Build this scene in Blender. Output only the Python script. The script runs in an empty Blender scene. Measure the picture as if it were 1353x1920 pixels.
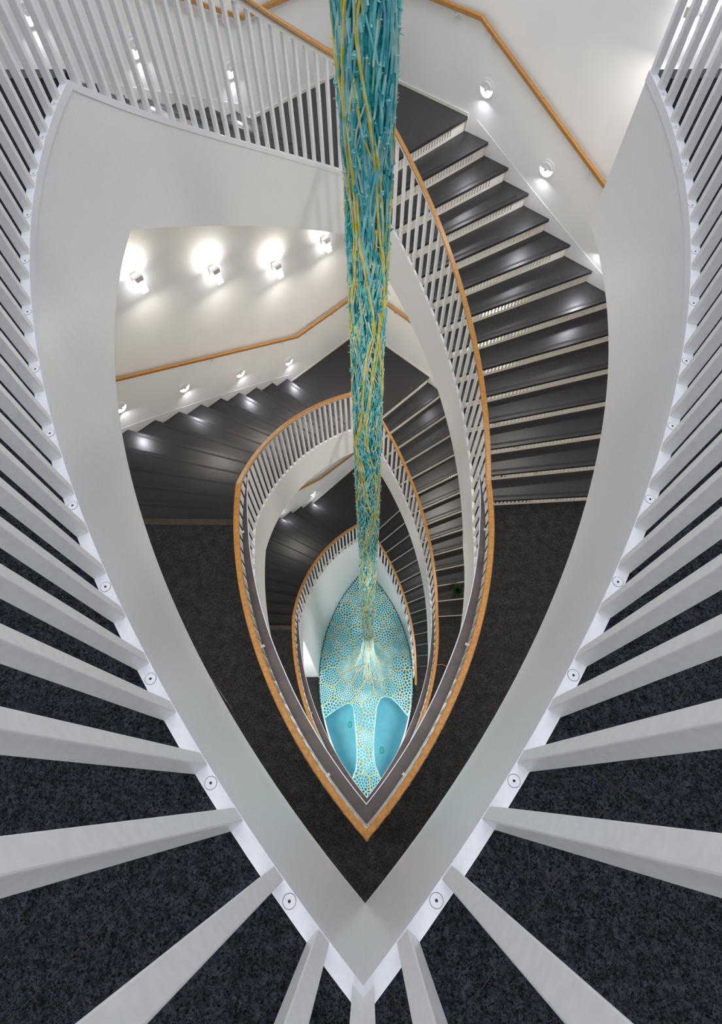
import bpy, bmesh, math, random
from mathutils import Vector, Matrix, noise
from mathutils.geometry import delaunay_2d_cdt

random.seed(7)
S = bpy.context.scene
COL = S.collection

# ------------------------------------------------------------------ camera, exposure, lights
cam_d = bpy.data.cameras.new('camera'); cam = bpy.data.objects.new('camera', cam_d); COL.objects.link(cam)
cam_d.sensor_fit = 'HORIZONTAL'; cam_d.sensor_width = 36.0; cam_d.lens = 1000 * 36.0 / 1353.0
cam_d.clip_start = 0.01; cam_d.clip_end = 100
right = Vector((0.99992116, -0.0061315, -0.01095841)); up = Vector((0.01051751, 0.88571434, 0.46411151))
fwd = Vector((-0.00686032, 0.46419017, -0.88570899))
M = Matrix((right, up, -fwd)).transposed().to_4x4(); M.translation = Vector((0.01, 0.0, 1.1))
cam.matrix_world = M
S.camera = cam
S.view_settings.view_transform = 'Standard'; S.view_settings.look = 'None'
S.view_settings.gamma = 1.0; S.view_settings.use_curve_mapping = False
S.view_settings.exposure = -0.1
S.cycles.max_bounces = 8; S.cycles.diffuse_bounces = 5; S.cycles.glossy_bounces = 3
S.cycles.transparent_max_bounces = 12; S.cycles.caustics_reflective = False; S.cycles.caustics_refractive = False
S.cycles.sample_clamp_indirect = 4.0

W = bpy.data.worlds.new('world'); S.world = W; W.use_nodes = True
W.node_tree.nodes['Background'].inputs[0].default_value = (0.9, 0.95, 1, 1)
W.node_tree.nodes['Background'].inputs[1].default_value = 0.05

def area(name, loc, direction, sx, sy, power, color=(1, 1, 1), spread=180):
    l = bpy.data.lights.new(name, 'AREA'); l.shape = 'RECTANGLE'; l.size = sx; l.size_y = sy
    l.energy = power; l.color = color; l.spread = math.radians(spread)
    o = bpy.data.objects.new(name, l); COL.objects.link(o); o.location = loc
    o.rotation_euler = Vector(direction).to_track_quat('-Z', 'Y').to_euler()
    return o
ZA, ZB, ZC, ZD = 0.0, -4.15, -8.42, -12.80
LAB, LBC, LCD = -2.075, -6.22, -10.70
COOL = (0.89, 0.93, 1.0); WARM = (1.0, 0.91, 0.80)
# added unseen fill lights: over the well, behind the camera, under every slab
area('overhead_well_fill', (0, 2.4, 3.1), (0, 0, -1), 3.0, 5.0, 150, COOL)  # added soft light from above, no opening in the ceiling
area('overhead_rear_fill', (0, -2.2, 3.1), (0, 0.25, -1), 4.0, 1.6, 75, COOL)  # added fill behind the camera, no fixture modelled
for _z, _p, _c in ((ZA, 88, WARM), (ZB, 112, WARM), (ZC, 175, (0.94, 0.98, 1.0))):
    for _s in (-1, 1):
        area('storey_fill_light', (_s * 2.3, 0.6, _z - 0.68), (-_s * 0.6, 0.5, -1), 1.2, 2.2, _p, _c)  # fill added beneath each slab, tilted in to brighten the storey below

# ------------------------------------------------------------------ plan of the stairwell
R = 4.056; XC = -2.8714; YC = 2.591; PM = 45.0; K = 7.74; XW = 3.6; YF = -4.0
FH = 0.66
D2R = math.pi / 180

def pol(side, rad, phi, z=0.0):
    a = phi * D2R
    return Vector((side * (XC + rad * math.cos(a)), YC + rad * math.sin(a), z))
def apex_phi(rad): return math.degrees(math.acos(-XC / rad))
def wall_r(phi, inset=0.0):
    a = phi * D2R
    r1 = (K - inset * 1.414 - XC - YC) / (math.cos(a) + math.sin(a))
    r2 = (XW - inset - XC) / math.cos(a)
    return min(r1, r2)

# ------------------------------------------------------------------ materials
def mat(name, base, rough=0.5, metal=0.0, spec=0.5, noise_scale=None, base2=None, bump=0.0, emit=None, estr=0.0, coord='Object', detail=4.0, lo=0.35, hi=0.65, stretch=None):
    m = bpy.data.materials.new(name); m.use_nodes = True; nt = m.node_tree; b = nt.nodes['Principled BSDF']
    b.inputs['Base Color'].default_value = (*base, 1); b.inputs['Roughness'].default_value = rough
    b.inputs['Metallic'].default_value = metal; b.inputs['Specular IOR Level'].default_value = spec
    if emit: b.inputs['Emission Color'].default_value = (*emit, 1); b.inputs['Emission Strength'].default_value = estr
    if noise_scale:
        tc = nt.nodes.new('ShaderNodeTexCoord'); n = nt.nodes.new('ShaderNodeTexNoise'); n.inputs['Scale'].default_value = noise_scale; n.inputs['Detail'].default_value = detail
        if stretch:
            mp = nt.nodes.new('ShaderNodeMapping'); mp.inputs['Scale'].default_value = stretch
            nt.links.new(tc.outputs[coord], mp.inputs[0]); nt.links.new(mp.outputs[0], n.inputs['Vector'])
        else: nt.links.new(tc.outputs[coord], n.inputs['Vector'])
        r = nt.nodes.new('ShaderNodeValToRGB'); r.color_ramp.elements[0].position = lo; r.color_ramp.elements[1].position = hi
        r.color_ramp.elements[0].color = (*base, 1); r.color_ramp.elements[1].color = (*(base2 or base), 1)
        nt.links.new(n.outputs['Fac'], r.inputs[0]); nt.links.new(r.outputs[0], b.inputs['Base Color'])
        if bump:
            bp = nt.nodes.new('ShaderNodeBump'); bp.inputs['Strength'].default_value = bump; bp.inputs['Distance'].default_value = 0.004
            nt.links.new(n.outputs['Fac'], bp.inputs['Height']); nt.links.new(bp.outputs[0], b.inputs['Normal'])
    return m
MT = {}
MT['paint'] = mat('white_wall_paint', (0.80, 0.80, 0.80), 0.6, spec=0.3, noise_scale=3, base2=(0.83, 0.83, 0.82))
MT['fascia'] = mat('white_fascia_paint', (0.70, 0.705, 0.71), 0.32, spec=0.45, noise_scale=180, base2=(0.76, 0.765, 0.77), bump=0.05)
MT['steel'] = mat('white_painted_steel', (0.74, 0.74, 0.75), 0.38, spec=0.45, noise_scale=60, base2=(0.79, 0.79, 0.80))
MT['plate'] = mat('white_plate_paint', (0.72, 0.72, 0.76), 0.4, noise_scale=90, base2=(0.76, 0.76, 0.80))
MT['riser'] = mat('cream_perforated_metal', (0.76, 0.73, 0.67), 0.45, noise_scale=20, base2=(0.8, 0.77, 0.71))
MT['oak'] = mat('oiled_oak', (0.33, 0.15, 0.034), 0.4, noise_scale=6, base2=(0.50, 0.25, 0.07), stretch=(6, 6, 30), detail=6, lo=0.3, hi=0.7)
MT['stone'] = mat('dark_stone', (0.009, 0.009, 0.010), 0.34, spec=0.5, noise_scale=190, base2=(0.060, 0.058, 0.062), detail=3, lo=0.4, hi=0.75)
MT['strip'] = mat('worn_nosing_strip', (0.036, 0.028, 0.024), 0.45, noise_scale=30, base2=(0.052, 0.042, 0.037))
MT['grip'] = mat('black_grip_rubber', (0.008, 0.008, 0.009), 0.5)
MT['ledge'] = mat('brushed_brown_steel', (0.085, 0.072, 0.070), 0.38, metal=0.35, noise_scale=7, base2=(0.12, 0.10, 0.098))
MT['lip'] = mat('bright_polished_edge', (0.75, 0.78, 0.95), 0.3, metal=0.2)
MT['chrome'] = mat('satin_aluminium', (0.72, 0.72, 0.74), 0.25, metal=0.8)
MT['glow'] = mat('lit_glass', (1, 1, 1), 0.3, emit=(0.93, 0.95, 1.0), estr=9)
MT['black'] = mat('black_screw_hole', (0.01, 0.008, 0.008), 0.6)
MT['blue'] = mat('pale_blue_floor', (0.14, 0.52, 0.64), 0.4, noise_scale=5, base2=(0.17, 0.57, 0.68))
MT['green'] = mat('green_disc_plastic', (0.05, 0.48, 0.38), 0.3)
MT['leaf'] = mat('dark_green_leaf', (0.012, 0.035, 0.008), 0.5)
MT['orange'] = mat('orange_cord', (0.5, 0.16, 0.04), 0.5)

def carpet(name, c1, c2, scale, seams, mott=30):
    m = bpy.data.materials.new(name); m.use_nodes = True; nt = m.node_tree; b = nt.nodes['Principled BSDF']; L = nt.links.new
    b.inputs['Roughness'].default_value = 0.95; b.inputs['Specular IOR Level'].default_value = 0.1
    tc = nt.nodes.new('ShaderNodeTexCoord')
    wn = nt.nodes.new('ShaderNodeTexNoise'); wn.inputs['Scale'].default_value = scale * 0.6
    ad = nt.nodes.new('ShaderNodeVectorMath'); ad.operation = 'MULTIPLY_ADD'; ad.inputs[1].default_value = (0.012, 0.012, 0.0); L(wn.outputs['Color'], ad.inputs[0]); L(tc.outputs['Object'], ad.inputs[2]); L(tc.outputs['Object'], wn.inputs['Vector'])
    v = nt.nodes.new('ShaderNodeTexVoronoi'); v.inputs['Scale'].default_value = scale; L(ad.outputs[0], v.inputs['Vector'])
    sp = nt.nodes.new('ShaderNodeSeparateColor'); L(v.outputs['Color'], sp.inputs[0])
    n = nt.nodes.new('ShaderNodeTexNoise'); n.inputs['Scale'].default_value = mott; n.inputs['Detail'].default_value = 5; L(tc.outputs['Object'], n.inputs['Vector'])
    mu = nt.nodes.new('ShaderNodeMath'); mu.operation = 'MULTIPLY'; L(sp.outputs[0], mu.inputs[0]); L(n.outputs['Fac'], mu.inputs[1])
    r = nt.nodes.new('ShaderNodeValToRGB'); r.color_ramp.elements[0].position = 0.05; r.color_ramp.elements[0].color = (*c1, 1); r.color_ramp.elements[1].position = 0.62; r.color_ramp.elements[1].color = (*c2, 1)
    L(mu.outputs[0], r.inputs[0]); col = r.outputs[0]
    if seams:
        mp = nt.nodes.new('ShaderNodeMapping'); mp.inputs['Rotation'].default_value = (0, 0, math.radians(45)); mp.inputs['Location'].default_value = (0.17, 0.17, 0)
        br = nt.nodes.new('ShaderNodeTexBrick'); br.offset = 0.0; br.inputs['Scale'].default_value = 1.0
        br.inputs['Mortar Size'].default_value = 0.0008; br.inputs['Mortar Smooth'].default_value = 0.3
        br.inputs['Brick Width'].default_value = 0.5; br.inputs['Row Height'].default_value = 0.5
        br.inputs['Color1'].default_value = (0, 0, 0, 1); br.inputs['Color2'].default_value = (0, 0, 0, 1); br.inputs['Mortar'].default_value = (1, 1, 1, 1)
        L(tc.outputs['Object'], mp.inputs[0]); L(mp.outputs[0], br.inputs['Vector'])
        mx = nt.nodes.new('ShaderNodeMix'); mx.data_type = 'RGBA'; mx.inputs['B'].default_value = (0.045, 0.038, 0.036, 1)
        L(br.outputs['Color'], mx.inputs['Factor']); L(col, mx.inputs['A']); col = mx.outputs['Result']
    L(col, b.inputs['Base Color'])
    bp = nt.nodes.new('ShaderNodeBump'); bp.inputs['Strength'].default_value = 0.4; bp.inputs['Distance'].default_value = 0.002; L(sp.outputs[1], bp.inputs['Height']); L(bp.outputs[0], b.inputs['Normal'])
    return m
MT['carpetA'] = carpet('speckled_navy_carpet', (0.002, 0.0025, 0.0035), (0.046, 0.053, 0.068), 430, True, 60)
MT['carpetB'] = carpet('charcoal_floor_covering', (0.013, 0.013, 0.0135), (0.058, 0.056, 0.058), 170, True, 12)

# ------------------------------------------------------------------ helpers
class MB:
    """collects geometry for ONE mesh object"""
    def __init__(s): s.v = []; s.f = []
    def poly(s, pts):
        n = len(s.v); s.v += [tuple(p) for p in pts]; s.f.append(list(range(n, n + len(pts))))
    def prism(s, bot, top):
        n = len(bot); k = len(s.v); s.v += [tuple(p) for p in bot] + [tuple(p) for p in top]
        s.f.append([k + i for i in range(n)][::-1]); s.f.append([k + n + i for i in range(n)])
        for i in range(n):
            j = (i + 1) % n; s.f.append([k + i, k + j, k + n + j, k + n + i])
    def sweep(s, rings, cap=True):
        """rings: list of closed cross-sections"""
        n = len(rings[0]); k = len(s.v)
        for r in rings: s.v += [tuple(p) for p in r]
        for a in range(len(rings) - 1):
            for i in range(n):
                j = (i + 1) % n; s.f.append([k + a * n + i, k + a * n + j, k + (a + 1) * n + j, k + (a + 1) * n + i])
        if cap:
            s.f.append([k + i for i in range(n)][::-1]); s.f.append([k + (len(rings) - 1) * n + i for i in range(n)])
    def box(s, c, ax, ay, az):
        """centre and three half-axis vectors"""
        c, ax, ay, az = Vector(c), Vector(ax), Vector(ay), Vector(az)
        b = [c - ax - ay - az, c + ax - ay - az, c + ax + ay - az, c - ax + ay - az]
        s.prism(b, [p + 2 * az for p in b])
    def tube(s, pts, r, n=6, cap=True, flat=1.0):
        pts = [Vector(p) for p in pts]; rings = []
        t0 = None
        for i, p in enumerate(pts):
            t = (pts[min(i + 1, len(pts) - 1)] - pts[max(i - 1, 0)])
            if t.length < 1e-9: t = Vector((0, 0, 1))
            t.normalize()
            ref = Vector((0, 0, 1)) if abs(t.z) < 0.9 else Vector((0, 1, 0))
            u = t.cross(ref).normalized(); w = t.cross(u)
            rr = r[i] if isinstance(r, (list, tuple)) else r
            rings.append([p + u * (rr * math.cos(2 * math.pi * k / n)) + w * (rr * flat * math.sin(2 * math.pi * k / n)) for k in range(n)])
        s.sweep(rings, cap)
    def build(s, name, m, parent=None, smooth=False, origin=None):
        me = bpy.data.meshes.new(name); me.from_pydata(s.v, [], s.f)
        me.update(); o = bpy.data.objects.new(name, me); COL.objects.link(o)
        if len(s.f) < 60000:
            bm = bmesh.new(); bm.from_mesh(me); bmesh.ops.recalc_face_normals(bm, faces=bm.faces)
            if smooth:
                for f in bm.faces: f.smooth = True
            bm.to_mesh(me); bm.free()
        me.materials.append(m)
        if origin is not None:
            me.transform(Matrix.Translation(-Vector(origin))); o.location = origin
        if parent: o.parent = parent; 
        return o

def tag(o, label=None, cat=None, group=None, kind=None):
    if label: o['label'] = label
    if cat: o['category'] = cat
    if group: o['group'] = group
    if kind: o['kind'] = kind
    return o
def thing(name, label, cat, group=None, loc=(0, 0, 0)):
    o = bpy.data.objects.new(name, None); COL.objects.link(o); o.location = loc; o.empty_display_size = 0.2
    return tag(o, label, cat, group)
def struct(name, mb, m, **k):
    return tag(mb.build(name, m, **k), kind='structure')

def band(side, secs, p0, p1, zf, n=24, a0=False, a1=False):
    """rings of a profile [(off, dz)] carried along an arc from phi p0 to p1; a0/a1: that end is mitred at the apex"""
    rings = []
    for i in range(n + 1):
        t = i / n; ring = []
        for off, dz in secs:
            s0 = -apex_phi(R + off) if a0 else p0
            s1 = apex_phi(R + off) if a1 else p1
            ph = s0 + (s1 - s0) * t
            nom = p0 + (p1 - p0) * t
            ring.append(pol(side, R + off, ph, zf(nom) + dz))
        rings.append(ring)
    return rings
def rect(o0, o1, z0, z1): return [(o0, z0), (o1, z0), (o1, z1), (o0, z1)]

# ------------------------------------------------------------------ setting: walls, ceiling, floors
def wall_panel(name, a, b, z0, z1, th=0.12, m='paint'):
    a, b = Vector((*a, 0)), Vector((*b, 0)); d = (b - a).normalized(); nrm = Vector((d.y, -d.x, 0)) * th
    mb = MB(); mb.prism([a + Vector((0, 0, z0)), b + Vector((0, 0, z0)), b + nrm + Vector((0, 0, z0)), a + nrm + Vector((0, 0, z0))],
                        [a + Vector((0, 0, z1)), b + Vector((0, 0, z1)), b + nrm + Vector((0, 0, z1)), a + nrm + Vector((0, 0, z1))])
    return struct(name, mb, MT[m])
ZT, ZG = 3.3, ZD - 0.1
wall_panel('wall_rear_right', (XW, K - XW), (0, K), ZG, ZT)
wall_panel('wall_rear_left', (0, K), (-XW, K - XW), ZG, ZT)
wall_panel('wall_right', (XW, YF), (XW, K - XW), ZG, ZT)
wall_panel('wall_left', (-XW, K - XW), (-XW, YF), ZG, ZT)
wall_panel('wall_front', (-XW, YF), (XW, YF), ZG, ZT)
mb = MB(); mb.prism([(-XW, YF, ZT), (XW, YF, ZT), (XW, K - XW, ZT), (0, K, ZT), (-XW, K - XW, ZT)], [(-XW, YF, ZT + .1), (XW, YF, ZT + .1), (XW, K - XW, ZT + .1), (0, K, ZT + .1), (-XW, K - XW, ZT + .1)])
struct('ceiling', mb, MT['paint'])

def floor_slab(z, m, name='floor'):
    mb = MB(); off = 0.03; th = 0.3; n = 30
    for side in (-1, 1):
        e = -apex_phi(R + off); arc = [pol(side, R + off, e + (0.0 - e) * i / n, z - 0.004) for i in range(n + 1)]
        for i in range(n):
            a, b = arc[i], arc[i + 1]
            q = [a, Vector((side * XW, a.y, a.z)), Vector((side * XW, b.y, b.z)), b]
            mb.prism([p - Vector((0, 0, th)) for p in q], q)
        a = arc[0]; q = [Vector((0, YF, a.z)), Vector((side * XW, YF, a.z)), Vector((side * XW, a.y, a.z)), Vector((0, a.y, a.z))]
        mb.prism([p - Vector((0, 0, th)) for p in q], q)
        pe = 1.1 if side < 0 else (0 if z == ZA else 44.2 - 3.19 * 13 + 0.25)
        if pe:      # floor up to the first or last riser
            q = [pol(side, R + off, 0, z - 0.004), Vector((side * XW, YC, z - 0.004)), Vector((side * XW, YC + (XW - XC) * math.tan(pe * D2R), z - 0.004)), pol(side, R + off, pe, z - 0.004)]
            mb.prism([p - Vector((0, 0, 0.1)) for p in q], q)
    bm_o = struct(name, mb, m)
    return bm_o
floor_slab(ZA, MT['carpetA']); floor_slab(ZB, MT['carpetB']); floor_slab(ZC, MT['carpetB'])
mb = MB()
for side in (-1, 1):       # ground floor, open over the recessed blue basin
    e = apex_phi(R - 0.012); n = 40; arc = [pol(side, R - 0.012, -e + 2 * e * i / n, ZD) for i in range(n + 1)]
    def outx(y): return min(XW, K - y)
    for i in range(n):
        p, q_ = arc[i], arc[i + 1]; q = [p, Vector((side * outx(p.y), p.y, ZD)), Vector((side * outx(q_.y), q_.y, ZD)), q_]
        mb.prism([v - Vector((0, 0, .1)) for v in q], q)
    y0, y1 = arc[0].y, arc[-1].y
    q = [Vector((0, YF, ZD)), Vector((side * XW, YF, ZD)), Vector((side * XW, y0, ZD)), Vector((0, y0, ZD))]; mb.prism([v - Vector((0, 0, .1)) for v in q], q)
    q = [Vector((0, y1, ZD)), Vector((side * outx(y1), y1, ZD)), Vector((0, K, ZD))]; mb.prism([v - Vector((0, 0, .1)) for v in q], q)
struct('floor', mb, MT['carpetB'])

# white fascia of each storey edge, with slab-end faces
tn = 1
for z in (ZA, ZB, ZC):
    mb = MB()
    for side in (-1, 1):
        rg = band(side, rect(0.004, 0.10, -FH, -0.036), -PM, 0, lambda p: z, 40, a0=True)
        for i, ring in enumerate(rg):      # the fascia is a little deeper towards the point
            for j in (0, 1): ring[j].z -= 0.085 * (1 - i / 40) ** 2
        mb.sweep(rg)
        # closing board along the open floor edge
        x0 = side * (XC + R + 0.02); x1 = side * (XW - 0.001)
        zt = z - 0.036
        if side == 1 or True:
            b = [Vector((x0, YC - 0.03, z - FH)), Vector((x1, YC - 0.03, z - FH)), Vector((x1, YC, z - FH)), Vector((x0, YC, z - FH))]
            mb.prism(b, [Vector((p.x, p.y, zt)) for p in b])
    struct('trim_%d' % tn, mb, MT['fascia']); tn += 1
    mb = MB()
    for side in ((-1, 1) if z == ZA else (-1,)):
        q = []
        for rr in (R + 0.03, XW - 0.002 - XC):
            if side < 0: y1 = YC + rr * math.sin(1.15 * D2R)
            else: y1 = YC
            q.append((side * (XC + rr), y1))
        (xa, ya), (xb, yb) = q
        b = [Vector((xa, ya - 0.072, z - 0.003)), Vector((xb, yb - 0.085, z - 0.003)), Vector((xb, yb, z - 0.003)), Vector((xa, ya, z - 0.003))]
        mb.prism([p - Vector((0, 0, 0.03)) for p in b], [p + Vector((0, 0, 0.005)) for p in b])
    struct('trim_%d' % tn, mb, MT['strip']); tn += 1
# ground storey: wall below the last flights round the well, and the wall closing the space under the stairs
mb = MB()
for side in (-1, 1):
    zf = (lambda p: ZC + (LCD - ZC) * p / PM) if side < 0 else (lambda p: ZD + (LCD - ZD) * p / PM)
    rings = []
    for i in range(31):
        t = i / 30; ring = []
        for off in (0.006, 0.09):
            ph = apex_phi(R + off) * t; ring.append((pol(side, R + off, ph), zf(PM * t) - 0.036))
        rings.append([Vector((ring[0][0].x, ring[0][0].y, ZD)), Vector((ring[1][0].x, ring[1][0].y, ZD)), Vector((ring[1][0].x, ring[1][0].y, ring[1][1])), Vector((ring[0][0].x, ring[0][0].y, ring[0][1]))])
    for r in rings:
        if r[2].z < ZD + 0.01: r[2].z = r[3].z = ZD + 0.01
    mb.sweep(rings)
struct('wall_stairwell', mb, MT['fascia'])
wall_panel('wall_ground', (XC * -1 * 0 - 1.20, YC - 0.01), (-XW, YC - 0.01), ZD, ZC - 0.66, 0.06)

# ------------------------------------------------------------------ stairs
def phiL(j): return 1.15 + 3.17 * j            # leading edge of left tread j (0 = storey floor)
def phiR(k): return 44.2 - 3.19 * k            # leading edge of right tread k (0 = landing)
INN = R + 0.032
def wedge(mb, side, pa, pb, z, th, ra=None):
    pts = []
    n = 3
    for i in range(n + 1): pts.append(pol(side, ra or INN, pa + (pb - pa) * i / n, z))
    outer = []
    m = 6
    for i in range(m + 1):
        ph = pb + (pa - pb) * i / m; outer.append(pol(side, wall_r(ph, 0.007), ph, z))
    # keep straight runs straight: drop interior points unless the wall bends here
    keep = [outer[0]]
    for i in range(1, m):
        if abs(wall_r(pb + (pa - pb) * i / m) - (XW - XC) / math.cos((pb + (pa - pb) * i / m) * D2R)) < 1e-6: keep.append(outer[i])
    keep.append(outer[-1]); pts += keep
    mb.prism([p - Vector((0, 0, th)) for p in pts], pts)
def line_box(mb, side, phi, r0, r1, w0, w1, z0, z1):
    """box along a radial line; w0,w1 = metres ahead of / behind the line (towards +phi)"""
    a = phi * D2R; d = Vector((side * math.cos(a), math.sin(a), 0)); t = Vector((-side * math.sin(a), math.cos(a), 0))
    p0 = pol(side, r0, phi); p1 = pol(side, r1, phi)
    b = [p0 + t * w0, p1 + t * w0, p1 + t * w1, p0 + t * w1]
    mb.prism([Vector((p.x, p.y, z0)) for p in b], [Vector((p.x, p.y, z1)) for p in b])

def riser_mesh(side, phi, z0, z1, setback, slots=True):
    mb = MB(); r0 = INN + 0.002; r1 = wall_r(phi, 0.03); w0, w1 = setback, setback + 0.006 * (1 if setback > 0 else -1)
    h = z1 - z0; za, zb = z0 + h * 0.26, z0 + h * 0.84
    if not slots:
        line_box(mb, side, phi, r0, r1, w0, w1, z0, z1); return mb
    line_box(mb, side, phi, r0, r1, w0, w1, z0, za); line_box(mb, side, phi, r0, r1, w0, w1, zb, z1)
    e = r1 - 0.16; line_box(mb, side, phi, e, r1, w0, w1, za, zb)
    p = 0.043; r = r0 + 0.02
    line_box(mb, side, phi, r0, r, w0, w1, za, zb)
    while r + p < e:
        line_box(mb, side, phi, r + 0.019, r + p, w0, w1, za, zb); r += p
    line_box(mb, side, phi, r, e + 0.001, w0, w1, za, zb)
    return mb

def stair(side, ztop, zbot, label, fh=FH, stringer=True):
    t = thing('stair_flight', label, 'stairs', None, pol(side, INN, 20, zbot))
    t.location = (0, 0, 0)
    r = (ztop - zbot) / 14
    th = 0.032
    if side < 0:      # descends from phi 0 to the landing
        for j in range(1, 14):
            z = ztop - j * r; mb = MB(); wedge(mb, side, phiL(j - 1) - 0.35, phiL(j), z, th)
            tr = mb.build('tread', MT['stone'], t)
            g = MB(); pj = phiL(j); line_box(g, side, pj, INN + 0.12, wall_r(pj) - 0.15, -0.062, -0.036, z - 0.001, z + 0.0015); g.build('grip_strip', MT['grip'], tr)
        for j in range(0, 14):
            z = ztop - j * r; riser_mesh(side, phiL(j), z - r, z - (th if j else 0.0), -0.02).build('riser', MT['riser'], t)
        zf = lambda p: ztop + (zbot - ztop) * p / PM
    else:
        for k in range(1, 14):
            z = ztop - k * r; mb = MB(); wedge(mb, side, phiR(k), phiR(k - 1) + 0.35, z, th)
            tr = mb.build('tread', MT['stone'], t)
            g = MB(); pk = phiR(k); line_box(g, side, pk, INN + 0.12, wall_r(pk) - 0.15, 0.036, 0.062, z - 0.001, z + 0.0015); g.build('grip_strip', MT['grip'], tr)
        for k in range(0, 14):
            z = ztop - k * r; riser_mesh(side, phiR(k), z - r, z - th, 0.02).build('riser', MT['riser'], t)
        zf = lambda p: zbot + (ztop - zbot) * p / PM
    if stringer:
        mb = MB(); mb.sweep(band(side, rect(0.004, 0.03, -fh, -0.036), 0, PM, zf, 40, a1=True)); mb.build('inner_stringer', MT['fascia'], t)
    mb = MB(); rings = []
    for i in range(33):
        p = PM * i / 32 - 0.0
        p = min(p, 43.0)
        a = pol(side, wall_r(p, 0.0005), p); b = pol(side, wall_r(p, 0.006), p); z = zf(p) + 0.10
        rings.append([Vector((a.x, a.y, z - 0.42)), Vector((b.x, b.y, z - 0.42)), Vector((b.x, b.y, z)), Vector((a.x, a.y, z))])
    mb.sweep(rings); mb.build('wall_stringer', MT['steel'], t)
    return t
def landing(z, label):
    t = thing('stair_landing', label, 'landing')
    mb = MB(); pa, pb = phiL(13), phiR(0)
    pts = [Vector((0, YC + R * math.sin(apex_phi(INN) * D2R) + 0.01, z))]
    pts += [pol(1, INN, pb, z), pol(1, wall_r(pb, 0.012), pb, z), Vector((0, K - 0.012 * 1.41, z)), pol(-1, wall_r(pa, 0.012), pa, z)]
    pts += [pol(-1, INN, pa + (apex_phi(INN) - pa) * i / 3, z) for i in range(3)]
    if pb >= 44.9: pts.pop(1)
    mb.prism([p - Vector((0, 0, 0.032)) for p in pts], pts)
    top = mb.build('landing_slab', MT['stone'], t)
    mb = MB()
    for side in (-1, 1):
        e = [pol(side, wall_r(pa if side < 0 else pb, 0.001), pa if side < 0 else pb, z), Vector((0, K - 0.0014, z))]
        nrm = Vector((-side * 0.707, -0.707, 0)) * 0.011
        b = [e[0], e[1], e[1] + nrm, e[0] + nrm]
        mb.prism([p - Vector((0, 0, 0.3)) for p in b], [p + Vector((0, 0, 0.03)) for p in b])
    mb.build('skirting', MT['riser'], t)
    return t
stair(-1, ZA, LAB, 'dark stone stair flight dropping away from the top storey behind the closest slatted railing')
stair(1, LAB, ZB, 'widest dark stone stair flight with slotted cream risers, beside the wall with the oak rail')
stair(-1, ZB, LBC, 'dark stone stair flight under the four wall lamps, lit by round step lights')
stair(1, LBC, ZC, 'middle dark stair flight with thin pale risers, seen between two curved railings')
stair(-1, ZC, LCD, 'small lowest dark stair flight beside the single step light', stringer=False)
stair(1, LCD, ZD, 'narrow lowest stair flight coming down beside the turquoise lace canopy', stringer=False)
landing(LAB, 'uppermost dark landing, behind the top of the textile column')
landing(LBC, 'middle dark landing, behind the textile column below the bent oak wall rail')
landing(LCD, 'lowest and smallest dark landing, above the tip of the lace canopy')

# ------------------------------------------------------------------ railings
BH = 0.85
bm_bar = MB(); bm_bar.box((0.0145, 0, BH / 2 - 0.01), (0.0135, 0, 0), (0, 0.0138, 0), (0, 0, BH / 2 + 0.01))
bar_me = None
def add_bar(parent, side, phi, z):
    global bar_me
    if bar_me is None:
        o = bm_bar.build('baluster', MT['steel']); bar_me = o.data
        bv = o.modifiers  # slight edge rounding kept in the mesh itself
        bm = bmesh.new(); bm.from_mesh(bar_me); bmesh.ops.bevel(bm, geom=[e for e in bm.edges if abs(e.verts[0].co.z - e.verts[1].co.z) > 0.1], offset=0.002, segments=2, affect='EDGES', profile=0.5); bm.to_mesh(bar_me); bm.free()
    else:
        o = bpy.data.objects.new('baluster', bar_me); COL.objects.link(o)
    o.location = pol(side, R, phi, z); a = phi * D2R
    o.rotation_euler = (0, 0, a if side > 0 else math.pi - a); o.parent = parent
    return o
def screw(parent, side, phi, z):
    c = pol(side, R + 0.013, phi, z)
    mb = MB(); n = 20
    for r0, r1, h in ((0.0, 0.0108, 0.0012),):
        ring = [c + Vector((r1 * math.cos(2 * math.pi * i / n), r1 * math.sin(2 * math.pi * i / n), 0)) for i in range(n)]
        mb.prism([p - Vector((0, 0, 0.002)) for p in ring], [p + Vector((0, 0, h * 0.6)) for p in ring])
    s = mb.build('screw_cap', MT['plate'], parent)
    mb = MB(); ring = [c + Vector((0.0027 * math.cos(2 * math.pi * i / 6), 0.0027 * math.sin(2 * math.pi * i / 6), 0.0006)) for i in range(6)]
    mb.prism(ring, [p + Vector((0, 0, 0.0007)) for p in ring]); mb.build('screw_socket', MT['black'], s)
    mb = MB(); k = 24; a = [c + Vector((0.0110 * math.cos(2 * math.pi * i / k), 0.0110 * math.sin(2 * math.pi * i / k), 0.0002)) for i in range(k)]
    b = [c + Vector((0.0117 * math.cos(2 * math.pi * i / k), 0.0117 * math.sin(2 * math.pi * i / k), 0.0002)) for i in range(k)]
    for i in range(k): j = (i + 1) % k; mb.poly([a[i], b[i], b[j], a[j]])
    mb.build('screw_gap', MT['black'], s)
def rail_parts(parent, side, p0, p1, zf, a0, a1, ledge=False):
    pass
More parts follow.
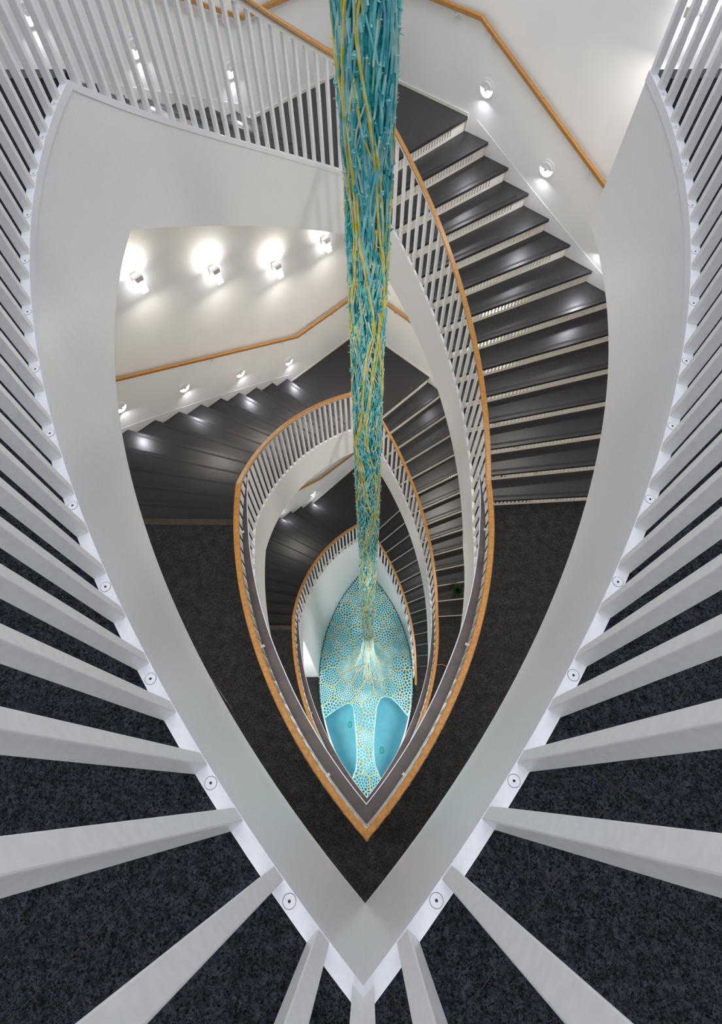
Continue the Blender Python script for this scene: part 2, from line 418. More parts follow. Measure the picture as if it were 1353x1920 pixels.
def railing(label, spans, ring=False, ledge=False, screws=0, name='stair_railing', extra=0):
    """spans: (side, phi0, phi1, zf, apex0, apex1)"""
    t = thing(name, label, 'railing')
    base, top, wood = MB(), MB(), MB()
    for side, p0, p1, zf, a0, a1 in spans:
        n = 44
        base.sweep(band(side, rect(0.0, 0.028, -0.036, 0.0), p0, p1, zf, n, a0, a1))
        top.sweep(band(side, rect(-0.002, 0.020, BH - 0.008, BH + 0.034), p0, p1, zf, n, a0, a1))
        w = [(-0.022, 0.0), (0.018, 0.0), (0.024, 0.008), (0.024, 0.026), (0.017, 0.034), (-0.020, 0.034), (-0.028, 0.026), (-0.028, 0.008)]
        wood.sweep(band(side, [(o, dz + BH + 0.034) for o, dz in w], p0, p1, zf, n, a0, a1))
    base.build('base_plate', MT['plate'], t); top.build('top_bar', MT['steel'], t); wood.build('handrail', MT['oak'], t)
    step = PM / 27
    for side, p0, p1, zf, a0, a1 in spans:
        k = 0
        if p1 <= 1: # storey ring: bars from the kink back to the apex
            for k in range(27): add_bar(t, side, -step * k - 0.32, zf(0) )
            for q in range(screws):
                if q % 2 == 0: screw(t, side, -step * (25.5 - q) - 0.1, zf(0) + 0.0002)
        else:
            for k in range(1, 27): add_bar(t, side, step * k - 0.32, zf(step * k - 0.32) + 0.004)
    if ring:
        z = spans[0][3](0); mb = MB(); n = []
        for side in (-1, 1):
            e0, e1 = apex_phi(R + 0.010), apex_phi(R + 0.028); d = 0.34
            b_ = [pol(side, R + 0.010, -e0, z), pol(side, R + 0.010, -e0 + d, z), pol(side, R + 0.028, -e1 + d, z), pol(side, R + 0.028, -e1, z)]
            n.append(b_)
        b_ = [n[1][0], n[1][1], n[1][2], n[1][3], n[0][2], n[0][1]]
        mb.prism(b_, [p + Vector((0, 0, BH)) for p in b_]); mb.build('baluster', MT['steel'], t)
    if ledge:
        z = spans[0][3](0) + 0.83; lm, lp = MB(), MB()
        for side in (-1, 1):
            rings, r2 = [], []
            for i in range(61):
                f = i / 60; w = min(1.0, 0.0 + f * 5.0) ; w = w * w * (3 - 2 * w)
                oi = -0.062 - 0.016 * w * 1.0 - 0.052 * min(1, f * 1.6); oo = -0.056 + 0.015 * w - 0.006 * f * f
                zz = z + 0.0
                def pt(off, dz):
                    e = apex_phi(R + off); return pol(side, R + off, 2.2 + (-e - 2.2) * f, zz + dz)
                rings.append([pt(oi, 0), pt(oo, 0), pt(oo, 0.006), pt(oi, 0.006)])
                r2.append([pt(oi - 0.006, -0.004), pt(oi, -0.004), pt(oi, 0.014), pt(oi - 0.006, 0.014)])
            lm.sweep(rings); lp.sweep(r2)
        L = lm.build('inner_ledge', MT['ledge'], t); lp.build('ledge_edge', MT['lip'], L)
        for side in (-1, 1):
            for ph in (-6.8, -22.3, -38.2):
                b = MB(); line_box(b, side, ph, R - 0.058, R + 0.02, -0.011, 0.011, z + 0.006, z + 0.018); b.build('ledge_bracket', MT['plate'], L)
    return t
def lev(z): return lambda p: z
def slope(z0, z45): return lambda p: z0 + (z45 - z0) * max(p, 0) / PM
for z, lab, led, sc in ((ZA, 'large white slatted railing of the top storey, fanning out round the picture edges', False, 26),
                        (ZB, 'pointed oak-capped white railing of the middle storey, widest ring inside the opening', True, 26),
                        (ZC, 'small pointed oak-capped railing of the storey just above the lace canopy', True, 0)):
    railing(lab, [(-1, -PM, 0, lev(z), True, False), (1, -PM, 0, lev(z), True, False)], ring=True, ledge=led, screws=sc, name='storey_railing')
railing('white slatted stair railing with oak cap, left of the textile column near the top', [(-1, 0, PM, slope(ZA, LAB), False, True)])
railing('long curved oak-capped railing along the flight with slotted risers, right of the column', [(1, 0, PM, slope(ZB, LAB), False, True)])
railing('curved oak-capped stair railing below the four wall lamps, left of the column', [(-1, 0, PM, slope(ZB, LBC), False, True)])
railing('slim oak-capped stair railing of the middle right flight, ending in the small pointed ring', [(1, 0, PM, slope(ZC, LBC), False, True)])
railing('lowest left oak-capped stair railing, curving above the pale green-white wall', [(-1, 0, PM, slope(ZC, LCD), False, True)])
tD = railing('lowest right oak-capped stair railing with its free end beside the lace canopy', [(1, -5.3, PM, slope(ZD, LCD), False, True)])

# ------------------------------------------------------------------ oak handrails on the rear walls
def wall_pt(side, x, off, z): return Vector((side * (x - off * 0.7071), K - x - off * 0.7071, z))
def wall_rail(side, nodes, label, brackets):
    t = thing('wall_handrail', label, 'handrail')
    mb = MB(); rings = []
    sec = [(0.050, -0.020), (0.050, 0.014), (0.058, 0.022), (0.084, 0.022), (0.092, 0.014), (0.092, -0.020)]
    for x, z in nodes: rings.append([wall_pt(side, x, o, z + dz) for o, dz in sec])
    mb.sweep(rings); mb.build('rail', MT['oak'], t)
    def zat(x):
        for (x0, z0), (x1, z1) in zip(nodes, nodes[1:]):
            if min(x0, x1) <= x <= max(x0, x1): return z0 + (z1 - z0) * (x - x0) / (x1 - x0)
    for x in brackets:
        z = zat(x); b = MB()
        b.box(wall_pt(side, x, 0.071, z - 0.05), Vector((side * 0.7071, -0.7071, 0)) * 0.006, Vector((side * 0.7071, 0.7071, 0)) * 0.014, (0, 0, 0.032))
        b.tube([wall_pt(side, x, 0.07, z - 0.075), wall_pt(side, x, 0.01, z - 0.075)], 0.008, 8)
        b.tube([wall_pt(side, x, 0.0, z - 0.075), wall_pt(side, x, 0.012, z - 0.075)], 0.032, 20)
        b.build('bracket', MT['steel'], t, smooth=False)
pitch = 0.70
wall_rail(1, [(0.03, LAB + 0.88), (1.22, LAB + 0.865), (3.4, LAB + 0.865 - 2.18 * pitch)], 'oak handrail on the bright wall above the slotted risers', (0.35, 0.98, 1.32, 2.3, 3.2))
wall_rail(-1, [(0.03, LAB + 0.88), (1.17, LAB + 0.88), (3.4, LAB + 0.88 + 2.2 * pitch)], 'oak handrail glimpsed behind the closest white slats at the top', (0.4, 1.02, 1.32, 2.4))
wall_rail(-1, [(0.03, LBC + 0.95), (1.115, LBC + 0.955), (3.5, LBC + 0.955 + 2.385 * 0.635)], 'bent oak handrail on the cream wall beneath the four wall lamps', (0.55, 0.98, 1.32, 2.2))
wall_rail(1, [(0.03, LBC + 1.06), (0.9, LBC + 1.0), (3.4, LBC + 0.95 - 2.3 * pitch)], 'short visible piece of oak handrail between column and white stringer', (0.6, 1.4, 2.4))
wall_rail(-1, [(0.03, LCD + 0.77), (1.09, LCD + 0.94), (3.4, LCD + 0.94 + 2.3 * 0.62)], 'smallest oak handrail, just above the single lowest step light', (0.5, 0.95, 1.25, 2.3))

# ------------------------------------------------------------------ round step lights
def step_light(side, x, z, label, power=2.2):
    t = thing('step_light', label, 'step light', 'round step lights on the stair walls')
    u = Vector((side * 0.7071, -0.7071, 0)); n = Vector((-side * 0.7071, -0.7071, 0)); w = Vector((0, 0, 1)); c = wall_pt(side, x, 0, z)
    def disc(r, d0, d1, a0=0, a1=360, k=28, sc=1.0):
        pts = [c + u * (r * math.cos(math.radians(a0 + (a1 - a0) * i / k))) + w * (r * math.sin(math.radians(a0 + (a1 - a0) * i / k))) for i in range(k if a1 - a0 >= 360 else k + 1)]
        return [p + n * d0 for p in pts], [p + n * d1 for p in pts]
    mb = MB(); mb.prism(*disc(0.088, 0.0, 0.008)); mb.build('housing_ring', MT['steel'], t)
    mb = MB(); a, b = disc(0.074, 0.004, 0.012, 180, 360); mb.prism(a, b); mb.build('diffuser', MT['glow'], t)
    mb = MB(); a, b = disc(0.076, 0.004, 0.022, 0, 180); b = [c + (p - c - n * 0.022) * 0.8 + n * 0.022 for p in b]; mb.prism(a, b)
    k = 14; q = [c + u * (0.030 * math.cos(2 * math.pi * i / k)) + w * (0.030 * math.sin(2 * math.pi * i / k)) for i in range(k)]
    mb.prism([p + n * 0.01 for p in q], [c + (p - c) * 0.6 + n * 0.03 for p in q]); mb.build('hood', MT['steel'], t)
    l = bpy.data.lights.new('step_light_lamp', 'AREA'); l.shape = 'DISK'; l.size = 0.1; l.energy = power; l.color = (0.90, 0.90, 1.0); l.spread = math.radians(165)
    lo = bpy.data.objects.new('step_light_lamp', l); COL.objects.link(lo); lo.location = c + n * 0.042 - w * 0.055
    lo.rotation_euler = (n * 1.2 - w).to_track_quat('-Z', 'Y').to_euler(); lo.parent = t
    return t
for x, z, lab in ((1.319, -1.763, 'round step light on the bright wall at the top end of the slotted flight'), (1.959, -2.207, 'round step light on the bright wall, lower of the two beside the slotted risers'), (2.60, -2.65, 'round step light on the bright wall, just inside the white edge of the top storey')):
    step_light(1, x, z, lab)
for x, z, lab in ((1.300, -1.566, 'round step light behind the slats, closest to the textile column'), (1.966, -1.123, 'round step light behind the slats near the upper left corner'), (2.511, -0.69, 'brightest round step light, behind the slats in the very corner')):
    step_light(-1, x, z, lab)
for x, z, lab in ((1.253, -5.726, 'round step light on the cream wall, highest of the four'), (1.917, -5.271, 'round step light on the cream wall, second from the landing'), (2.568, -4.84, 'round step light on the cream wall, third from the landing'), (3.212, -4.481, 'round step light half hidden by the white fascia below the oak handrail')):
    step_light(-1, x, z, lab)
step_light(-1, 1.256, LCD + 0.46, 'tiny round step light on the lowest stair wall', 1.8)
step_light(-1, 1.92, LCD + 0.92, 'step light of the lowest stair wall, partly behind the white fascia', 1.5)
step_light(1, 1.3, LBC + 0.40, 'step light at the top of the middle right flight, behind the white stringer', 1.2)

# ------------------------------------------------------------------ wall lamps
def wall_lamp(side, x, z, label, power=9):
    t = thing('wall_lamp', label, 'wall lamp', 'box wall lamps on the stair walls')
    u = Vector((side * 0.7071, -0.7071, 0)); n = Vector((-side * 0.7071, -0.7071, 0)); w = Vector((0, 0, 1)); c = wall_pt(side, x, 0, z)
    mb = MB(); mb.box(c + n * 0.02 + w * 0.0, u * 0.035, n * 0.02, w * 0.06); mb.build('back_box', MT['chrome'], t)
    mb = MB(); mb.box(c + n * 0.075 + w * 0.066, u * 0.045, n * 0.055, w * 0.006); mb.box(c + n * 0.125 + w * 0.02, u * 0.045, n * 0.004, w * 0.05)
    for s_ in (-1, 1): mb.box(c + n * 0.08 + u * 0.045 * s_ + w * 0.05, u * 0.003, n * 0.045, w * 0.02)
    mb.build('metal_frame', MT['chrome'], t)
    mb = MB(); mb.box(c + n * 0.085 - w * 0.045, u * 0.042, n * 0.045, w * 0.055); mb.box(c + n * 0.135 - w * 0.085, u * 0.035, n * 0.02, w * 0.03); mb.build('glass_shade', MT['glow'], t)
    l = bpy.data.lights.new('wall_lamp_uplight', 'AREA'); l.shape = 'RECTANGLE'; l.size = 0.12; l.size_y = 0.12; l.energy = power * 0.36; l.color = (1.0, 0.93, 0.84); l.spread = math.radians(170)
    lo = bpy.data.objects.new('wall_lamp_uplight', l); COL.objects.link(lo); lo.location = c + n * 0.105 + w * 0.085
    lo.rotation_euler = (w * 0.75 - n * 0.65).to_track_quat('-Z', 'Y').to_euler(); lo.parent = t
    l2 = bpy.data.lights.new('wall_lamp_downlight', 'AREA'); l2.shape = 'RECTANGLE'; l2.size = 0.1; l2.size_y = 0.1; l2.energy = power * 1.1; l2.color = (1.0, 0.93, 0.84)
    lo = bpy.data.objects.new('wall_lamp_downlight', l2); COL.objects.link(lo); lo.location = c + n * 0.17 - w * 0.09
    lo.rotation_euler = (n - w * 0.9).to_track_quat('-Z', 'Y').to_euler(); lo.parent = t
    return t
for x, z, lab in ((2.566, -2.988, 'box wall lamp beside the white fascia, lowest glow of the four on the cream wall'), (1.892, -3.427, 'box wall lamp on the cream wall, second from the white fascia'), (1.229, -3.886, 'box wall lamp on the cream wall, third from the white fascia'), (0.569, -3.974, 'box wall lamp on the cream wall closest to the textile column')):
    wall_lamp(-1, x, z, lab)
wall_lamp(1, 2.555, -0.758, 'box wall lamp glaring behind the slats in the upper right corner', 14)
wall_lamp(1, 1.25, 0.10, 'box wall lamp high above the kink of the brightest oak handrail', 9)
wall_lamp(-1, 1.9, 0.72, 'box wall lamp high on the wall beyond the top storey slats', 9)
wall_lamp(-1, 1.9, -7.70, 'box wall lamp of the lowest left stair wall', 9)
wall_lamp(1, 1.9, -4.45, 'box wall lamp under the slotted flight', 30)
wall_lamp(1, 1.9, -8.75, 'box wall lamp under the middle right flight', 6)

# ------------------------------------------------------------------ textile sculpture
CX0, CY0 = 0.043, YC
ZRIM = ZD + 0.06; ZN = -8.85; R0 = 0.085
def in_lens(x, y, m=0.0):
    for s in (-1, 1):
        if math.hypot(s * x - XC, y - YC) > R - m: return False
    return True
def rim_dist(ax, ay):
    """distance from the axis to the lens edge along a unit direction"""
    best = 9
    for s in (-1, 1):
        ox = s * CX0 - XC; oy = CY0 - YC; dx = s * ax
        b = ox * dx + oy * ay; c = ox * ox + oy * oy - (R - 0.004) ** 2
        best = min(best, -b + math.sqrt(b * b - c))
    return best
def net_z(x, y):
    dx, dy = x - CX0, y - CY0; r = math.hypot(dx, dy)
    if r < R0: return ZN
    rb = rim_dist(dx / r, dy / r); f = math.log(rb / r) / math.log(rb / R0) if r < rb else 0.0
    f = max(0.0, min(1.0, f))
    return ZRIM + (ZN - ZRIM) * f ** 2.1
OPEN_L = [(-1.30, 1.36), (-0.99, 1.62), (-0.72, 1.80), (-0.50, 1.90), (-0.38, 1.90), (-0.31, 1.80), (-0.28, 1.55), (-0.25, 1.20), (-0.23, 0.9), (-0.23, 0.65), (-0.26, 0.45), (-0.33, 0.28), (-0.6, 0.0), (-1.5, 0.2)]
OPEN_R = [(1.30, 1.40), (1.0, 1.64), (0.80, 1.88), (0.62, 2.03), (0.45, 2.05), (0.33, 1.98), (0.25, 1.80), (0.20, 1.45), (0.165, 1.1), (0.16, 0.8), (0.19, 0.55), (0.30, 0.28), (0.6, 0.0), (1.5, 0.2)]
def in_poly(x, y, P):
    c = False; j = len(P) - 1
    for i in range(len(P)):
        if (P[i][1] > y) != (P[j][1] > y) and x < (P[j][0] - P[i][0]) * (y - P[i][1]) / (P[j][1] - P[i][1]) + P[i][0]: c = not c
        j = i
    return c
def inside(x, y): return in_lens(x, y, 0.004) and not in_poly(x, y, OPEN_L) and not in_poly(x, y, OPEN_R) and math.hypot(x - CX0, y - CY0) > R0 * 0.9

def yarn(name, c1, c2, scale=14, rough=0.85):
    m = mat(name, c1, rough, spec=0.15, noise_scale=scale, base2=c2, detail=2, lo=0.4, hi=0.6, bump=0.2); return m
Y_TEAL = yarn('teal_yarn', (0.03, 0.30, 0.34), (0.10, 0.47, 0.50)); Y_AQUA = yarn('sky_blue_yarn', (0.11, 0.43, 0.52), (0.26, 0.58, 0.62))
Y_WHITE = yarn('grey_white_yarn', (0.32, 0.58, 0.55), (0.52, 0.64, 0.54)); Y_YEL = yarn('yellow_yarn', (0.60, 0.50, 0.07), (0.66, 0.62, 0.28))
Y_CREAM = yarn('cream_yellow_cord', (0.74, 0.60, 0.22), (0.80, 0.72, 0.42)); Y_LACE = yarn('pale_mint_lace', (0.36, 0.66, 0.66), (0.60, 0.82, 0.78), 2)
Y_CORE = yarn('deep_teal_core', (0.01, 0.22, 0.24), (0.05, 0.40, 0.40), 40)
Y_MINT = yarn('mint_green_yarn', (0.10, 0.52, 0.36), (0.30, 0.70, 0.50))

sc = thing('textile_sculpture', 'turquoise and yellow knotted textile column hanging down the well and spreading into a lace canopy', 'sculpture')
ZTOP = 3.2
def col_r(z):
    return (0.101 + 0.019 * max(0.0, min(1.0, (z + 0.5) / 0.8)) + 0.006 * noise.noise(Vector((0.3, 1.7, z * 0.9)))) * (1.0 if z > -6.5 else 1 - 0.20 * min(1, (-6.5 - z) / 2.3)) 
def col_c(z): return Vector((CX0 - 0.012 * max(0.0, min(1.0, z + 0.8)) + 0.004 * math.sin(z * 1.3 + 1), CY0 + 0.006 * math.cos(z * 0.9), z))
mb = MB(); rings = []
N = 130
for i in range(N + 1):
    z = ZTOP + (ZN + 0.1 - ZTOP) * i / N; c = col_c(z); r = col_r(z) * 0.86; rings.append([c + Vector((r * (1 + 0.06 * noise.noise(Vector((k, z * 3, 0)))) * math.cos(2 * math.pi * k / 28), r * (1 + 0.06 * noise.noise(Vector((k, z * 3, 4)))) * math.sin(2 * math.pi * k / 28), 0)) for k in range(28)])
mb.sweep(rings); mb.build('column_core', Y_CORE, sc, smooth=True)

def strands(name, m, count, rmin, rmax, seglen, twist, lay, knots=0.5, zmax=1.6):
    """short knotted lengths of yarn laid over the core"""
    mb = MB()
    for s in range(count):
        a0 = random.uniform(0, 2 * math.pi); L = random.uniform(*seglen); z0 = random.uniform(ZN + L * 0.6, zmax)
        tw = random.gauss(0, twist); rr = random.uniform(rmin, rmax); ly = random.uniform(*lay); ph = random.uniform(0, 6)
        n = max(4, int(L / 0.05)); pts = []
        for i in range(n + 1):
            t = i / n; z = z0 - L * t; a = a0 + tw * t * L + 0.17 * math.sin(ph + t * L * 11)
            r = col_r(z) + ly + 0.006 * math.sin(ph * 2 + t * L * 21); c = col_c(z)
            pts.append(c + Vector((r * math.cos(a), r * math.sin(a), 0)))
        mb.tube(pts, rr, 4, cap=False, flat=0.7)
        if random.random() < knots:
            p = pts[0]; d = Vector((p.x - CX0, p.y - CY0, 0)).normalized()
            mb.tube([p - d * 0.004, p + d * random.uniform(0.006, 0.018) + Vector((random.uniform(-.008, .008), random.uniform(-.008, .008), random.uniform(-0.02, 0.015)))], [rr * 1.3, rr * 0.7], 4)
            if random.random() < 0.5: mb.tube([p + Vector((0, 0, rr * 1.6)), p + d * rr, p - Vector((0, 0, rr * 1.6))], rr * 1.7, 5)
    return tag(mb.build(name, m, sc), kind='stuff')
strands('teal_strands', Y_TEAL, 1200, 0.0036, 0.0074, (0.12, 0.6), 0.7, (-0.010, 0.006))
strands('sky_blue_strands', Y_AQUA, 1550, 0.0034, 0.0074, (0.10, 0.5), 0.8, (-0.006, 0.009))
strands('grey_white_strands', Y_WHITE, 1700, 0.0026, 0.0056, (0.08, 0.32), 0.9, (-0.005, 0.010))
strands('mint_strands', Y_MINT, 300, 0.0026, 0.0050, (0.1, 0.4), 0.9, (-0.005, 0.009))
strands('yellow_strands', Y_YEL, 200, 0.0028, 0.0056, (0.1, 0.4), 0.9, (0.002, 0.011))
strands('pale_lower_strands', Y_LACE, 520, 0.0028, 0.0050, (0.15, 0.6), 0.7, (0.002, 0.012), zmax=-4.0)
# long crossing yellow lines of the knitted pattern
mb = MB()
for d in (-1, 1):
    for k in range(4):
        for q in range(2):
            pts = []; a0 = 2 * math.pi * k / 4 + 0.35 * d + 0.08 * q; n = 150
            for i in range(n + 1):
                z = ZTOP + (ZN - ZTOP) * i / n; tri = math.asin(math.sin(z * 2.6 + d * 1.2 + k)) * 0.40
                a = a0 + d * tri + 0.09 * math.sin(z * 7 + q + k) + 0.16 * noise.noise(Vector((k * 3.1 + d, q * 0.4, z * 1.5))); r = col_r(z) + 0.008 + 0.004 * math.sin(z * 23 + q * 2); c = col_c(z)
                pts.append(c + Vector((r * math.cos(a), r * math.sin(a), 0)))
            mb.tube(pts, [0.0062 + 0.0026 * noise.noise(Vector((k, q + d, p_.z * 2.5))) for p_ in pts], 4, cap=False)
tag(mb.build('yellow_pattern_cords', Y_YEL, sc), kind='stuff')
# fringe of loose knot ends
mb = MB()
for s in range(900):
    a = random.uniform(0, 2 * math.pi); z = random.uniform(ZN, 1.2); r = col_r(z) + 0.006; c = col_c(z); d = Vector((math.cos(a), math.sin(a), 0))
    p = c + d * r; q = p + d * random.uniform(0.006, 0.02) + Vector((random.uniform(-.012, .012), random.uniform(-.012, .012), random.uniform(-0.02, 0.02)))
    mb.tube([p, q], [0.0034, 0.0018], 4)
tag(mb.build('knot_ends', Y_WHITE, sc), kind='stuff')

# lace canopy: Voronoi mesh of medallions
big = []
for _try in range(9000):
    x = random.uniform(-1.25, 1.25); y = random.uniform(-0.3, 5.5)
    if not in_lens(x, y, 0.0): continue
    d = math.hypot(x - CX0, y - CY0); s = 0.33 if d > 0.7 else 0.16 + 0.17 * (d / 0.7)
    if all(math.hypot(x - bx, y - by) > s for bx, by in big): big.append((x, y))
pts, owner = [], []
for bi, (bx, by) in enumerate(big):
    style = random.random(); sp = 0.062 if style < 0.5 else (0.072 if style < 0.8 else 0.052)
    d = math.hypot(bx - CX0, by - CY0)
    if d < 0.6: sp = 0.042
    cand = [(bx, by)]
    for ring in range(1, 8):
        n = int(6.1 * ring); ph = random.uniform(0, 1)
        for k in range(n):
            a = 2 * math.pi * (k + ph) / n; cand.append((bx + sp * ring * math.cos(a), by + sp * ring * math.sin(a)))
    for x, y in cand:
        dd = math.hypot(x - bx, y - by); near = min((math.hypot(x - cx, y - cy) for i, (cx, cy) in enumerate(big) if i != bi and abs(cx - bx) < 0.8 and abs(cy - by) < 0.8), default=9)
        if dd + 0.012 < near and in_lens(x, y, -0.06): pts.append((x + random.uniform(-.004, .004), y + random.uniform(-.004, .004))); owner.append(bi)
res = delaunay_2d_cdt([Vector(p) for p in pts], [], [], 0, 1e-6)
dv, de, df, orig = res[0], res[1], res[2], res[3]
own = [owner[o[0]] if o else -1 for o in orig]
def circum(a, b, c):
    ax, ay, bx, by, cx, cy = a.x, a.y, b.x, b.y, c.x, c.y
    d = 2 * (ax * (by - cy) + bx * (cy - ay) + cx * (ay - by))
    if abs(d) < 1e-12: return None
    ux = ((ax * ax + ay * ay) * (by - cy) + (bx * bx + by * by) * (cy - ay) + (cx * cx + cy * cy) * (ay - by)) / d
    uy = ((ax * ax + ay * ay) * (cx - bx) + (bx * bx + by * by) * (ax - cx) + (cx * cx + cy * cy) * (bx - ax)) / d
    return (ux, uy)
cc = [circum(dv[f[0]], dv[f[1]], dv[f[2]]) for f in df]
edge_faces = {}
for fi, f in enumerate(df):
    for i in range(3):
        e = tuple(sorted((f[i], f[(i + 1) % 3]))); edge_faces.setdefault(e, []).append(fi)
lace, cord = MB(), MB()
def clip(p, q):
    """q outside: move it to the edge of the domain"""
    lo, hi = 0.0, 1.0
    for _ in range(12):
        m_ = (lo + hi) / 2
        if inside(p[0] + (q[0] - p[0]) * m_, p[1] + (q[1] - p[1]) * m_): lo = m_
        else: hi = m_
    return (p[0] + (q[0] - p[0]) * lo, p[1] + (q[1] - p[1]) * lo)
for e, fs in edge_faces.items():
    if len(fs) != 2: continue
    p, q = cc[fs[0]], cc[fs[1]]
    if p is None or q is None: continue
    L = math.hypot(p[0] - q[0], p[1] - q[1])
    if L < 1e-4 or L > 0.15: continue
    ip, iq = inside(*p), inside(*q)
    if not ip and not iq: continue
    if ip and not iq: q = clip(p, q)
    if iq and not ip: p = clip(q, p)
    A = Vector((p[0], p[1], net_z(*p))); B = Vector((q[0], q[1], net_z(*q)))
    yl = own[e[0]] != own[e[1]]
    d = math.hypot(p[0] - CX0, p[1] - CY0)
    if yl: cord.tube([A, B], 0.0135, 4, cap=False)
    else: lace.tube([A, B], 0.0122 if d > 0.5 else 0.0075, 4, cap=False)
tag(lace.build('lace_mesh', Y_LACE, sc), kind='stuff'); tag(cord.build('medallion_cords', Y_CREAM, sc), kind='stuff')
# hems along the two arched openings and round the rim
hem = MB()
for P in (OPEN_L, OPEN_R):
    pp = []
    for (x0, y0), (x1, y1) in zip(P, P[1:]):
        for i in range(6):
            t = i / 6; x, y = x0 + (x1 - x0) * t, y0 + (y1 - y0) * t
            if in_lens(x, y, 0.0): pp.append(Vector((x, y, net_z(x, y))))
    hem.tube(pp, 0.017, 6)
hem.build('opening_hem', Y_LACE, sc, smooth=True)
rim = MB()
for side in (-1, 1):
    pr = [pol(side, R - 0.012, -10 + (apex_phi(R - 0.012) + 10) * i / 40, ZRIM) for i in range(41)]
    rim.tube(pr, 0.012, 5)
rim.build('rim_cord', mat('dark_rim_tube', (0.02, 0.10, 0.10), 0.5), sc)
# sheer tulle skirt where the column opens out
gm = bpy.data.materials.new('sheer_tulle'); gm.use_nodes = True; nt = gm.node_tree; b = nt.nodes['Principled BSDF']
b.inputs['Base Color'].default_value = (0.30, 0.46, 0.58, 1); b.inputs['Roughness'].default_value = 0.9; b.inputs['Specular IOR Level'].default_value = 0.1
tc = nt.nodes.new('ShaderNodeTexCoord'); nz = nt.nodes.new('ShaderNodeTexNoise'); nz.inputs['Scale'].default_value = 3.0
mr = nt.nodes.new('ShaderNodeMapRange'); mr.inputs['From Min'].default_value = 0.35; mr.inputs['From Max'].default_value = 0.7; mr.inputs['To Min'].default_value = 0.25; mr.inputs['To Max'].default_value = 0.6
nt.links.new(tc.outputs['Object'], nz.inputs['Vector']); nt.links.new(nz.outputs['Fac'], mr.inputs['Value']); vl = nt.nodes.new('ShaderNodeVectorMath'); vl.operation = 'SUBTRACT'; vl.inputs[1].default_value = (0.043, YC, 0)
vm = nt.nodes.new('ShaderNodeVectorMath'); vm.operation = 'MULTIPLY'; vm.inputs[1].default_value = (1, 1, 0)
ln = nt.nodes.new('ShaderNodeVectorMath'); ln.operation = 'LENGTH'
fd = nt.nodes.new('ShaderNodeMapRange'); fd.inputs['From Min'].default_value = 0.12; fd.inputs['From Max'].default_value = 0.46; fd.inputs['To Min'].default_value = 1.0; fd.inputs['To Max'].default_value = 0.0
ml = nt.nodes.new('ShaderNodeMath'); ml.operation = 'MULTIPLY'
nt.links.new(tc.outputs['Object'], vl.inputs[0]); nt.links.new(vl.outputs[0], vm.inputs[0]); nt.links.new(vm.outputs[0], ln.inputs[0]); nt.links.new(ln.outputs['Value'], fd.inputs['Value'])
nt.links.new(fd.outputs[0], ml.inputs[0]); nt.links.new(mr.outputs[0], ml.inputs[1]); nt.links.new(ml.outputs[0], b.inputs['Alpha'])
mb = MB(); rings = []; n = 60
for i in range(26):
    r = R0 * 0.8 * (0.60 / R0) ** (i / 25); ring = []
    for k in range(n):
        a = 2 * math.pi * k / n; ax, ay = math.cos(a), math.sin(a); rb = rim_dist(ax, ay)
        rr = min(r, rb - 0.02); x, y = CX0 + ax * rr, CY0 + ay * rr
        ring.append(Vector((x, y, net_z(x, y) + 0.012)))
    rings.append(ring)
mb.sweep(rings, cap=False); mb.build('sheer_skirt', gm, sc, smooth=True)
# strands fanning from the column into the skirt
mb = MB(); mb2 = MB()
for s in range(100):
    a = random.uniform(0, 2 * math.pi); L = random.uniform(0.2, 0.6); p = []
    for i in range(14):
        r = R0 * 0.98 + L * (i / 13) ** 1.7; aa = a + 0.05 * math.sin(i * 0.8 + s); x, y = CX0 + r * math.cos(aa), CY0 + r * math.sin(aa)
        if not inside(x, y): break
        p.append(Vector((x, y, net_z(x, y) + 0.015 + (0.2 if i == 0 else 0))))
    if len(p) > 2: (mb2 if s % 4 == 0 else mb).tube(p, 0.0038, 4, cap=False)
tag(mb.build('skirt_strands', Y_LACE, sc), kind='stuff'); tag(mb2.build('skirt_yellow_strands', Y_CREAM, sc), kind='stuff')

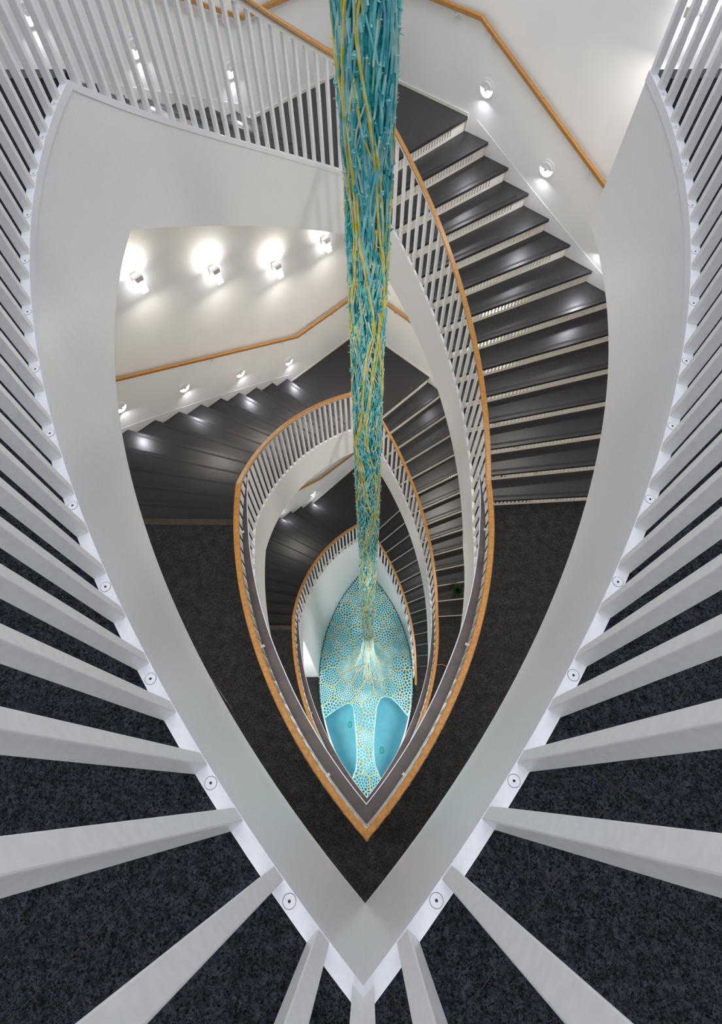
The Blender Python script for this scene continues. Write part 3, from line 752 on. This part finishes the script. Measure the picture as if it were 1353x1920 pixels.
# ------------------------------------------------------------------ blue lens-shaped basin on the ground floor
bs = thing('blue_basin', 'pale blue lens-shaped sunken basin under the lace canopy, on the ground floor', 'basin')
ZP = ZD - 0.55
mb = MB(); out = []
for side in (1, -1):
    for i in range(40):
        rr = R - 0.016; e = apex_phi(rr); ph = -e + 2 * e * i / 40 if side > 0 else e - 2 * e * i / 40
        out.append(pol(side, rr, ph, ZP))
mb.prism([p - Vector((0, 0, 0.03)) for p in out], out); mb.build('basin_bottom', MT['blue'], bs)
mb = MB()
for side in (-1, 1): mb.sweep(band(side, rect(-0.030, -0.016, ZP - ZD, -0.002), -PM, PM, lambda p: ZD, 50, a0=True, a1=True))
mb.build('basin_side', MT['blue'], bs)
mb = MB()
for side in (-1, 1): mb.sweep(band(side, rect(-0.045, -0.012, 0.0, 0.045), -PM, 0, lambda p: ZD, 30, a0=True))
mb.build('white_kerb', MT['plate'], bs)
for px, py, lab in ((-0.42, 1.50, 'green glass disc on the blue basin floor, in the left arched opening'), (0.37, 0.90, 'green glass disc on the blue basin floor, in the right arched opening')):
    mb = MB(); n = 24; q = [Vector((px + 0.055 * math.cos(2 * math.pi * i / n), py + 0.085 * math.sin(2 * math.pi * i / n), ZP + 0.001)) for i in range(n)]
    mb.prism(q, [Vector((px + (p.x - px) * 0.7, py + (p.y - py) * 0.7, p.z + 0.03)) for p in q])
    tag(mb.build('green_disc', MT['green']), lab, 'disc')

# ------------------------------------------------------------------ small things
pl = thing('leafy_plant', 'small dark green plant by the edge of the middle right flight', 'plant', loc=(0, 0, 0))
kz = LBC - 12 * (LBC - ZC) / 14; base = pol(1, R + 0.50, phiR(12) + 1.4, kz)
mb = MB(); rings = [[base + Vector((r * math.cos(2 * math.pi * k / 14), r * math.sin(2 * math.pi * k / 14), h)) for k in range(14)] for r, h in ((0.035, 0), (0.05, 0.09), (0.04, 0.09), (0.038, 0.08))]
mb.sweep(rings); mb.build('pot', MT['strip'], pl)
mb = MB()
for s in range(46):
    a = random.uniform(0, 6.28); el = random.uniform(0.2, 1.4); d = Vector((math.cos(a) * math.cos(el), math.sin(a) * math.cos(el), math.sin(el))); L = random.uniform(0.09, 0.17)
    p = base + Vector((0, 0, 0.09)); q = p + d * L; sd = d.cross(Vector((0, 0, 1))).normalized() * 0.022
    m_ = p + d * L * 0.6
    mb.poly([p, m_ + sd, q, m_ - sd])
mb.build('foliage', MT['leaf'], pl)
mb = MB(); mb.tube([Vector((1.25 + 0.05 * i, 1.95 - 0.02 * i + 0.05 * math.sin(i * 0.7), ZC + 0.006)) for i in range(9)], 0.006, 5)
tag(mb.build('orange_cord', MT['orange']), 'thin orange cord lying on the dark floor right of the lowest ring', 'cord')
